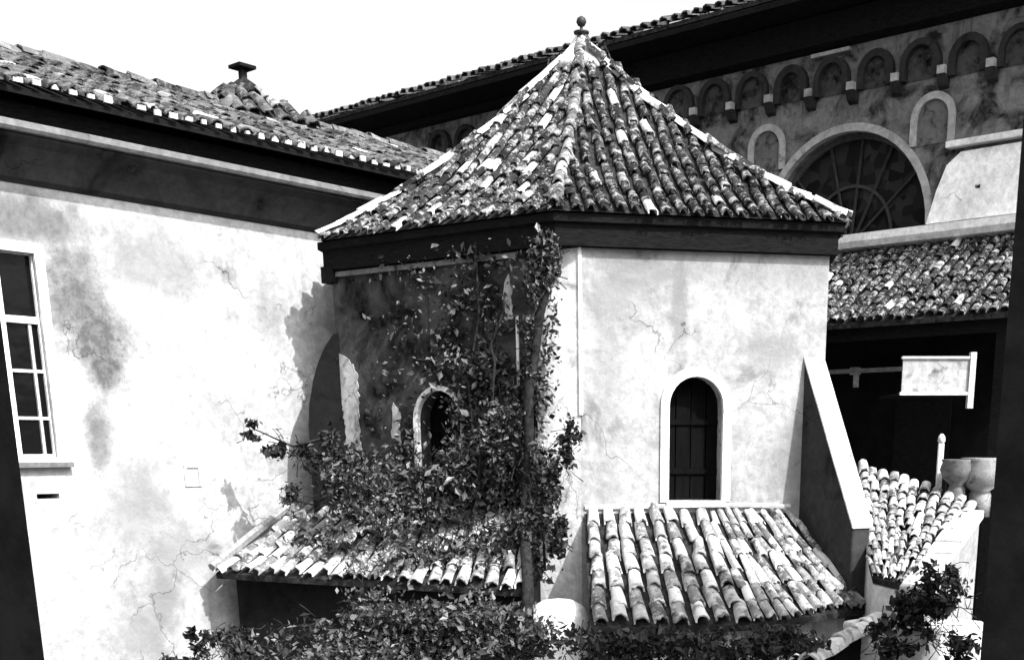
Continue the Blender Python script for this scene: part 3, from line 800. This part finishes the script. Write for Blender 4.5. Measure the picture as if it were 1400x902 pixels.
# right one: front facet, hip, side facet
T0, T1, T2 = z3((-.5, 16.07), -.84), z3((1.16, 16.42), -.84), z3((2.35, 16.67), -.86)
E0, E1, E2 = z3((-.38, 14.1), -2.09), z3((1.62, 14.4), -2.09), z3((3.30, 15.6), -2.05)
LR = leanto('lean_to_roof', 'low lean-to with long barrel tiles and dark channels, below the sunlit tower wall', [(T0, T1, E1, E0), (T1, T2, E2, E1)],
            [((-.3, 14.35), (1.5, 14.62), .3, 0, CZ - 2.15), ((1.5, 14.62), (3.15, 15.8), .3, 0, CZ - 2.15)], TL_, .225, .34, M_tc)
mb = MB(); mb.tube([T0 + Vector((0, 0, .05)), (T1 + T2) / 2 + Vector((0, -.02, .07)), T2 + Vector((0, 0, .05))], .035, 6); mb.part('flashing', M_but, LR)
# round-headed stub between them at the tower corner
mb = MB(); cc = at(762, 870, 14.9)
mb.lathe((cc.x, cc.y + .25, 0), [(.44, 0), (.44, CZ - 2.3), (.42, CZ - 2.15), (.34, CZ - 2.0), (.2, CZ - 1.92), (.001, CZ - 1.89)], 20)
st = thing('round_pier', 'stubby round-topped whitewashed pier at the foot of the tower corner', 'pier', (cc.x, cc.y + .25, 0)); mb.part('shaft', M_white, st, True)
# roof right behind the buttress
P1, P2, P3, P4 = at(1160, 632, 18.6), at(1338, 690, 16.3), at(1256, 800, 14.1), at(1194, 785, 14.9)
TS = [barrel(200 + i, tile_mat('side_tile', .05, .4, .6, .2, lich=.7) if i == 0 else bpy.data.materials['side_tile']) for i in range(5)]
RS = leanto('side_roof', 'small sloping tile roof with rubble-like pale tiles, right of the buttress', [(P1, P2, P3, P4)], [], TS, .15, .26, M_tc, sag=.06)
Fs = Frame(P4.xy, P3.xy - P4.xy)
mb = MB()
mb.add([(P1.x, P1.y, 0), (P2.x, P2.y, 0), (P3.x, P3.y, 0), (P4.x, P4.y, 0), P1 - Vector((0, 0, .13)), P2 - Vector((0, 0, .13)), P3 - Vector((0, 0, .13)), P4 - Vector((0, 0, .13))],
       [(0, 3, 2, 1), (4, 5, 6, 7), (0, 1, 5, 4), (1, 2, 6, 5), (2, 3, 7, 6), (3, 0, 4, 7)]); mb.part('wall', M_tc, RS)
# parapet with sloping coping
G0, G1 = at(1340, 700, 16.0), at(1262, 808, 14.0)
Pa = thing('parapet_wall', 'bright white parapet with a sloping stone coping at the lower right', 'wall', (G0.x, G0.y, 0))
Fp = Frame(G1.xy, G0.xy - G1.xy); gl = (G0.xy - G1.xy).length
mb = MB(); mb.add([Fp.p(0, 0, 0), Fp.p(gl, 0, 0), Fp.p(gl, 0, G0.z - .08), Fp.p(0, 0, G1.z - .08), Fp.p(0, -.25, 0), Fp.p(gl, -.25, 0), Fp.p(gl, -.25, G0.z - .08), Fp.p(0, -.25, G1.z - .08)],
                 [(0, 1, 2, 3), (7, 6, 5, 4), (0, 4, 5, 1), (1, 5, 6, 2), (2, 6, 7, 3), (3, 7, 4, 0)]); mb.part('wall', plaster('parapet_plaster', .3, .04, .35, 2.5, streak=.5), Pa)
nst = 7
for i in range(nst):
    a_, b_2 = i / nst + .006, (i + 1) / nst - .006
    z0_, z1_ = G1.z + (G0.z - G1.z) * a_, G1.z + (G0.z - G1.z) * b_2; j = random.uniform(-.015, .02)
    mb = MB(); mb.hexa([Fp.p(gl * a_, .06, z0_ - .077), Fp.p(gl * b_2, .06, z1_ - .077), Fp.p(gl * b_2, -.3, z1_ - .077), Fp.p(gl * a_, -.3, z0_ - .077),
                        Fp.p(gl * a_, .06, z0_ + .03 + j), Fp.p(gl * b_2, .06, z1_ + .03 + j), Fp.p(gl * b_2, -.3, z1_ + .03 + j), Fp.p(gl * a_, -.3, z0_ + .03 + j)]); mb.part('coping_stone', M_but, Pa, bevel=.02)
# lower coping wall at the bottom right of the lean-to
H0, H1 = at(1200, 838, 14.6), at(1105, 895, 13.2)
Lo = thing('coping_wall', 'low wall with a pale slanting coping under the right lean-to eave', 'wall', (H0.x, H0.y, 0))
Fh = Frame(H1.xy, H0.xy - H1.xy); hl = (H0.xy - H1.xy).length
mb = MB(); mb.add([Fh.p(0, 0, 0), Fh.p(hl, 0, 0), Fh.p(hl, 0, H0.z - .1), Fh.p(0, 0, H1.z - .1), Fh.p(0, -.25, 0), Fh.p(hl, -.25, 0), Fh.p(hl, -.25, H0.z - .1), Fh.p(0, -.25, H1.z - .1)],
                 [(0, 1, 2, 3), (7, 6, 5, 4), (0, 4, 5, 1), (1, 5, 6, 2), (2, 6, 7, 3), (3, 7, 4, 0)]); mb.part('wall', M_lw, Lo)
lay(along((H0.x, H0.y, H0.z - .1), (H1.x, H1.y, H1.z - .1), .38, .26), HIP, Lo, 'coping_tile')
# terrace block at the far lower right
K0 = at(1262, 880, 13.6)
Te = thing('terrace_block', 'whitewashed terrace block at the bottom right corner of the yard', 'wall', (K0.x, K0.y, 0))
mb = MB(); Fk = Frame(K0.xy, (.75, .66)); mb.box(Fk, 0, 1.3, -1.2, 0, 0, at(1300, 856, 14.0).z); mb.part('block', M_tc, Te, bevel=.04)

# ================================================================== small things at the right
# white box balcony under the porch
q0 = at(1232, 540, 19.4); q1 = at(1326, 540, 19.4)
Ba = thing('box_balcony', 'small white boarded balcony hanging in the black shade of the porch', 'balcony', (q0.x, q0.y, q0.z))
Fb = Frame(q0.xy, (q1 - q0).xy); bl = (q1 - q0).xy.length; zb, ztp = q0.z, at(1232, 487, 19.4).z
mb = MB(); mb.box(Fb, 0, bl, -.03, .01, zb + .05, ztp - .04); mb.part('panel', plaster('balcony_board', .36, .06, .6, 4, streak=.5), Ba)
mb = MB(); mb.box(Fb, -.02, bl + .02, -.05, .04, zb, zb + .048); mb.part('bottom_rail', M_white, Ba)
mb = MB(); mb.box(Fb, -.02, bl + .02, -.05, .04, ztp - .038, ztp); mb.part('top_rail', flat_mat('rail_paint', .4), Ba)
mb = MB(); mb.box(Fb, bl - .04, bl + .05, -.06, .05, zb - .2, ztp + .06); mb.part('post', M_but, Ba)
mb = MB(); mb.box(Fb, 0, bl, -1.6, -.052, zb, zb + .04); mb.part('floor', M_timber, Ba)
# thin white post and stone baluster group by the side roof
q = at(1284, 650, 17.2)
Ps = thing('marker_post', 'thin white post standing at the upper edge of the side roof', 'post', (q.x, q.y, q.z - 1))
mb = MB(); mb.box(Frame(q.xy, (1, 0)), -.035, .035, -.035, .035, q.z - 1, at(1284, 606, 17.2).z); mb.part('shaft', M_white, Ps)
mb = MB(); mb.lathe((q.x, q.y, at(1284, 606, 17.2).z), [(.035, -.002), (.055, .03), (.05, .09), (.02, .13), (.001, .135)], 10); mb.part('knob', M_but, Ps, True)
for (pxx, pyy, s, lab) in ((1308, 668, 1.0, 'squat grey stone urn with a dark mouth, right of the thin white post'), (1340, 676, 1.25, 'larger pale round pot at the far right end of the side roof')):
    q = at(pxx, pyy, 16.8)
    U = thing('stone_urn', lab, 'urn', tuple(q), group='urns beside the side roof')
    mb = MB(); mb.lathe(q, [(.12 * s, -.3), (.12 * s, 0), (.1 * s, .05), (.2 * s, .14), (.25 * s, .26 * s), (.22 * s, .36 * s), (.24 * s, .40 * s), (.19 * s, .40 * s), (.16 * s, .3 * s), (.001, .29 * s)], 16); mb.part('bowl', plaster('urn_stone', .26 if s > 1 else .14, .05, .6, 5), U, True)

# ================================================================== dark walls at both sides of the view
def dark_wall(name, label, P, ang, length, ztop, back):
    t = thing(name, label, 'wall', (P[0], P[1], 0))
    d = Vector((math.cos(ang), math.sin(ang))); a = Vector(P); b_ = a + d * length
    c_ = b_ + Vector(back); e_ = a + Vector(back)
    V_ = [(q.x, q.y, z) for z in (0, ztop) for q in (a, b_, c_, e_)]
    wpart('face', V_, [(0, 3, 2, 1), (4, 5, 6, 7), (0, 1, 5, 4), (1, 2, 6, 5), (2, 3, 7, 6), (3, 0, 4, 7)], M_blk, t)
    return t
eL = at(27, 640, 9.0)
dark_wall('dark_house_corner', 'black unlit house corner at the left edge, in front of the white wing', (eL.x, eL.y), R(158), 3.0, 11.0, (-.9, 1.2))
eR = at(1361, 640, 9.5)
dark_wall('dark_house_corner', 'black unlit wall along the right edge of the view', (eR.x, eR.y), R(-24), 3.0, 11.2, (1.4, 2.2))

# ================================================================== vegetation
M_leaf = leaf_mat('creeper_leaf', .003, .13)
M_leaf2 = leaf_mat('dark_leaf', .003, .03)
M_stem = rough_mat('woody_stem', .006, .035, 14, .9, .01)
def leaves(points, normals, size, jit=.9):
    """small folded leaves; points Nx3, normals Nx3"""
    n = len(points); nrm = normals + rng.normal(0, jit, (n, 3)); nrm /= np.linalg.norm(nrm, axis=1)[:, None]
    a = np.cross(nrm, rng.normal(0, 1, (n, 3))); a /= np.linalg.norm(a, axis=1)[:, None]; b = np.cross(nrm, a)
    s = size * np.clip(rng.lognormal(-.1, .45, n), .35, 2.0)[:, None]
    V_ = np.stack([points - a * s, points - b * s * .55 + nrm * s * .18, points + a * s, points + b * s * .55 + nrm * s * .18], 1).reshape(-1, 3)
    F_ = [(4 * i, 4 * i + 1, 4 * i + 2) for i in range(n)] + [(4 * i, 4 * i + 2, 4 * i + 3) for i in range(n)]
    return V_, F_
def cluster(px, py, Y, rx, ry, dep, n):
    """leaf positions filling a ragged ellipsoid round a place; radii in metres"""
    c = np.array(at(px, py, Y)); k = max(3, n // 60)
    cen = rng.normal(0, .45, (k, 3)); idx = rng.integers(0, k, n)
    p = cen[idx] + rng.normal(0, .2, (n, 3))
    return c + p * np.array([rx, dep, ry])
def plant(name, label, cl, stems=(), wallpts=None, mat=None, size=.045, extra=None):
    base = np.array(at(*cl[0][:3])) if cl else wallpts.mean(0)
    t = thing(name, label, 'plant', (float(base[0]), float(base[1]), 0), 0, {'shrub': 'shrubs at the foot of the walls', 'climbing_branch': 'leafy sprays of the climber'}.get(name))
    P_ = [cluster(*c) for c in cl]
    if wallpts is not None: P_.append(wallpts)
    P_ = np.concatenate(P_); nr = np.tile(np.array([.1, -.6, .5]), (len(P_), 1))
    V_, F_ = leaves(P_, nr, size)
    wpart('foliage', V_, F_, mat or M_leaf, t, kind='stuff')
    m_ = MB()
    for c in cl:
        q = cluster(*c[:6], max(6, c[6] // 14))
        for a_ in q:
            e_ = a_ + rng.normal(0, .11, 3) + np.array([0, 0, -.05]); mid = (a_ + e_) / 2 + rng.normal(0, .025, 3)
            m_.tube([a_, mid, e_], [.003, .005, .008], 3)
    m_.part('twigs', M_stem, t, kind='stuff')
    if stems:
        for pts, rad in stems:
            m_ = MB(); m_.tube(pts, rad, 6); m_.part('stem', M_stem, t, True)
    return t
def wobble(A, B, n=10, amp=.05):
    A, B = Vector(A), Vector(B)
    return [A.lerp(B, i / n) + (Vector((random.gauss(0, amp), random.gauss(0, amp * .5), 0)) if 0 < i < n else Vector()) for i in range(n + 1)]
# creeper over the left face: coverage drawn by position along the wall and height
def face_cover(n):
    x = rng.uniform(0, 4.1, n); z = rng.uniform(CZ - 1.2, CZ + 2.6, n)
    u = x / 4.03; h = (z - CZ + 1.0) / 3.6
    d = (.95 * np.exp(-((u - .72) / .16) ** 2) * (h < .62) + .26 * np.exp(-((u - .62) / .25) ** 2)) + .5 * np.exp(-((u - .95) / .06) ** 2) * (h > .35) + 1.0 * np.exp(-((h - .0) / .22) ** 2)
    blot = 1.3 * np.sin(x * 5.1 + z * 2.3) * np.sin(z * 6.3 - x * 1.7) + rng.normal(0, .35, n)
    d = d * (.6 + .4 * blot)
    # keep the arch and the pale strip mostly free
    win = (np.abs(x - wlc + .06) < wlw * .38) & (z > zl0 + .1) & (z < zl1 + .02)
    strip = (x > .1) & (x < .55) & (z > CZ - .1) & (z < CZ + 1.4)
    keep = (rng.uniform(0, 1, n) < d) & ~(win & (rng.uniform(0, 1, n) < .92)) & ~(strip & (rng.uniform(0, 1, n) < .9))
    x, z = x[keep], z[keep]; o = rng.gamma(2.0, .05, len(x))
    A = np.array(FLf.A); d_ = np.array(FLf.d); n_ = np.array(FLf.n)
    return np.stack([A[0] + d_[0] * x + n_[0] * o, A[1] + d_[1] * x + n_[1] * o, z], 1)
tr = [at(757, 335, 15.8), at(752, 380, 15.75), at(738, 430, 15.8), at(732, 480, 15.8), at(722, 540, 15.8), at(724, 620, 15.85), at(716, 720, 15.8), at(722, 800, 14.7), at(720, 900, 14.6)]
st2 = [at(650, 330, 16.6), at(655, 430, 16.6), at(640, 520, 16.6), at(650, 620, 16.5), at(648, 760, 16.4)]
st3 = [at(560, 690, 16.6), at(500, 650, 17.0), at(440, 600, 17.2), at(400, 610, 17.2), at(345, 585, 17.2)]
cl = [(700, 740, 15.6, .5, .5, .3, 1500), (560, 700, 16.3, .75, .4, .35, 1500), (480, 660, 17.0, .45, .45, .3, 1100), (610, 760, 15.8, .9, .25, .35, 1500),
      (650, 660, 16.3, .5, .6, .2, 1500), (742, 365, 15.72, .2, .32, .12, 900), (728, 450, 15.8, .09, .5, .08, 420),
      (690, 590, 15.9, .3, .5, .15, 900), (738, 650, 15.7, .12, .5, .12, 420), (600, 640, 16.3, .8, .25, .2, 700), (450, 740, 16.6, .5, .15, .2, 300)]
plant('creeper', 'dense dark creeper climbing the shaded left wall of the tower up to the eave', cl,
      [(tr, [.05, .05, .06, .06, .07, .07, .08, .08, .09]), (st2, [.012, .015, .02, .025, .03]), (wobble(at(640, 760, 16.2), at(690, 400, 16.0), 16, .035), [.03 - .001 * i for i in range(17)])], face_cover(34000), size=.038)
plant('climbing_branch', 'leafy sprays reaching left across the white wing wall', [(352, 592, 17.2, .22, .13, .15, 110), (395, 612, 17.2, .34, .22, .2, 330), (395, 680, 17.1, .26, .18, .2, 230), (440, 630, 17.2, .34, .36, .2, 520), (470, 690, 16.9, .4, .25, .2, 400)],
      [(st3, [.03, .028, .025, .018, .008]), ([at(470, 660, 17.1), at(430, 690, 17.1), at(385, 680, 17.1)], [.02, .015, .006])], None, M_leaf2, .042)
plant('climbing_branch', 'leafy spray standing out against the sunlit wall just right of the tower corner', [(778, 600, 15.5, .16, .26, .12, 150), (762, 635, 15.5, .2, .22, .12, 190), (745, 690, 15.5, .2, .4, .12, 300), (760, 740, 15.4, .26, .26, .14, 300)],
      [([at(745, 780, 15.5), at(742, 700, 15.5), at(758, 640, 15.5), at(780, 590, 15.5)], [.02, .018, .012, .006])], None, M_leaf2, .042)
plant('shrub', 'broad tangled shrub under the left lean-to eave, along the bottom of the view', [(600, 850, 13.9, 1.1, .3, .4, 4200), (500, 860, 14.2, .5, .45, .35, 1400), (690, 870, 13.8, .6, .3, .35, 1700), (560, 900, 13.8, 1.6, .3, .4, 4000)], [], None, M_leaf, .037)
plant('shrub', 'small dark sprigs against the white wing wall at the bottom left', [(268, 880, 15.5, .2, .2, .15, 150), (300, 870, 15.6, .25, .25, .15, 260), (255, 905, 15.5, .35, .2, .2, 260), (330, 890, 15.6, .4, .3, .2, 400)], [], None, M_leaf2, .042)
plant('shrub', 'dark shrub below the eave of the right lean-to', [(860, 885, 13.3, .6, .22, .3, 1300), (960, 890, 13.3, .6, .24, .3, 1300), (1060, 885, 13.4, .5, .2, .3, 900), (820, 905, 13.2, .5, .2, .3, 700)], [], None, M_leaf2, .042)
plant('shrub', 'dark shrub in front of the white parapet at the lower right', [(1275, 825, 13.6, .3, .3, .2, 800), (1240, 840, 13.6, .25, .3, .2, 600), (1300, 790, 13.9, .16, .22, .12, 220), (1215, 870, 13.5, .3, .25, .2, 500), (1310, 880, 13.2, .25, .2, .2, 260)], [], None, M_leaf2, .042)
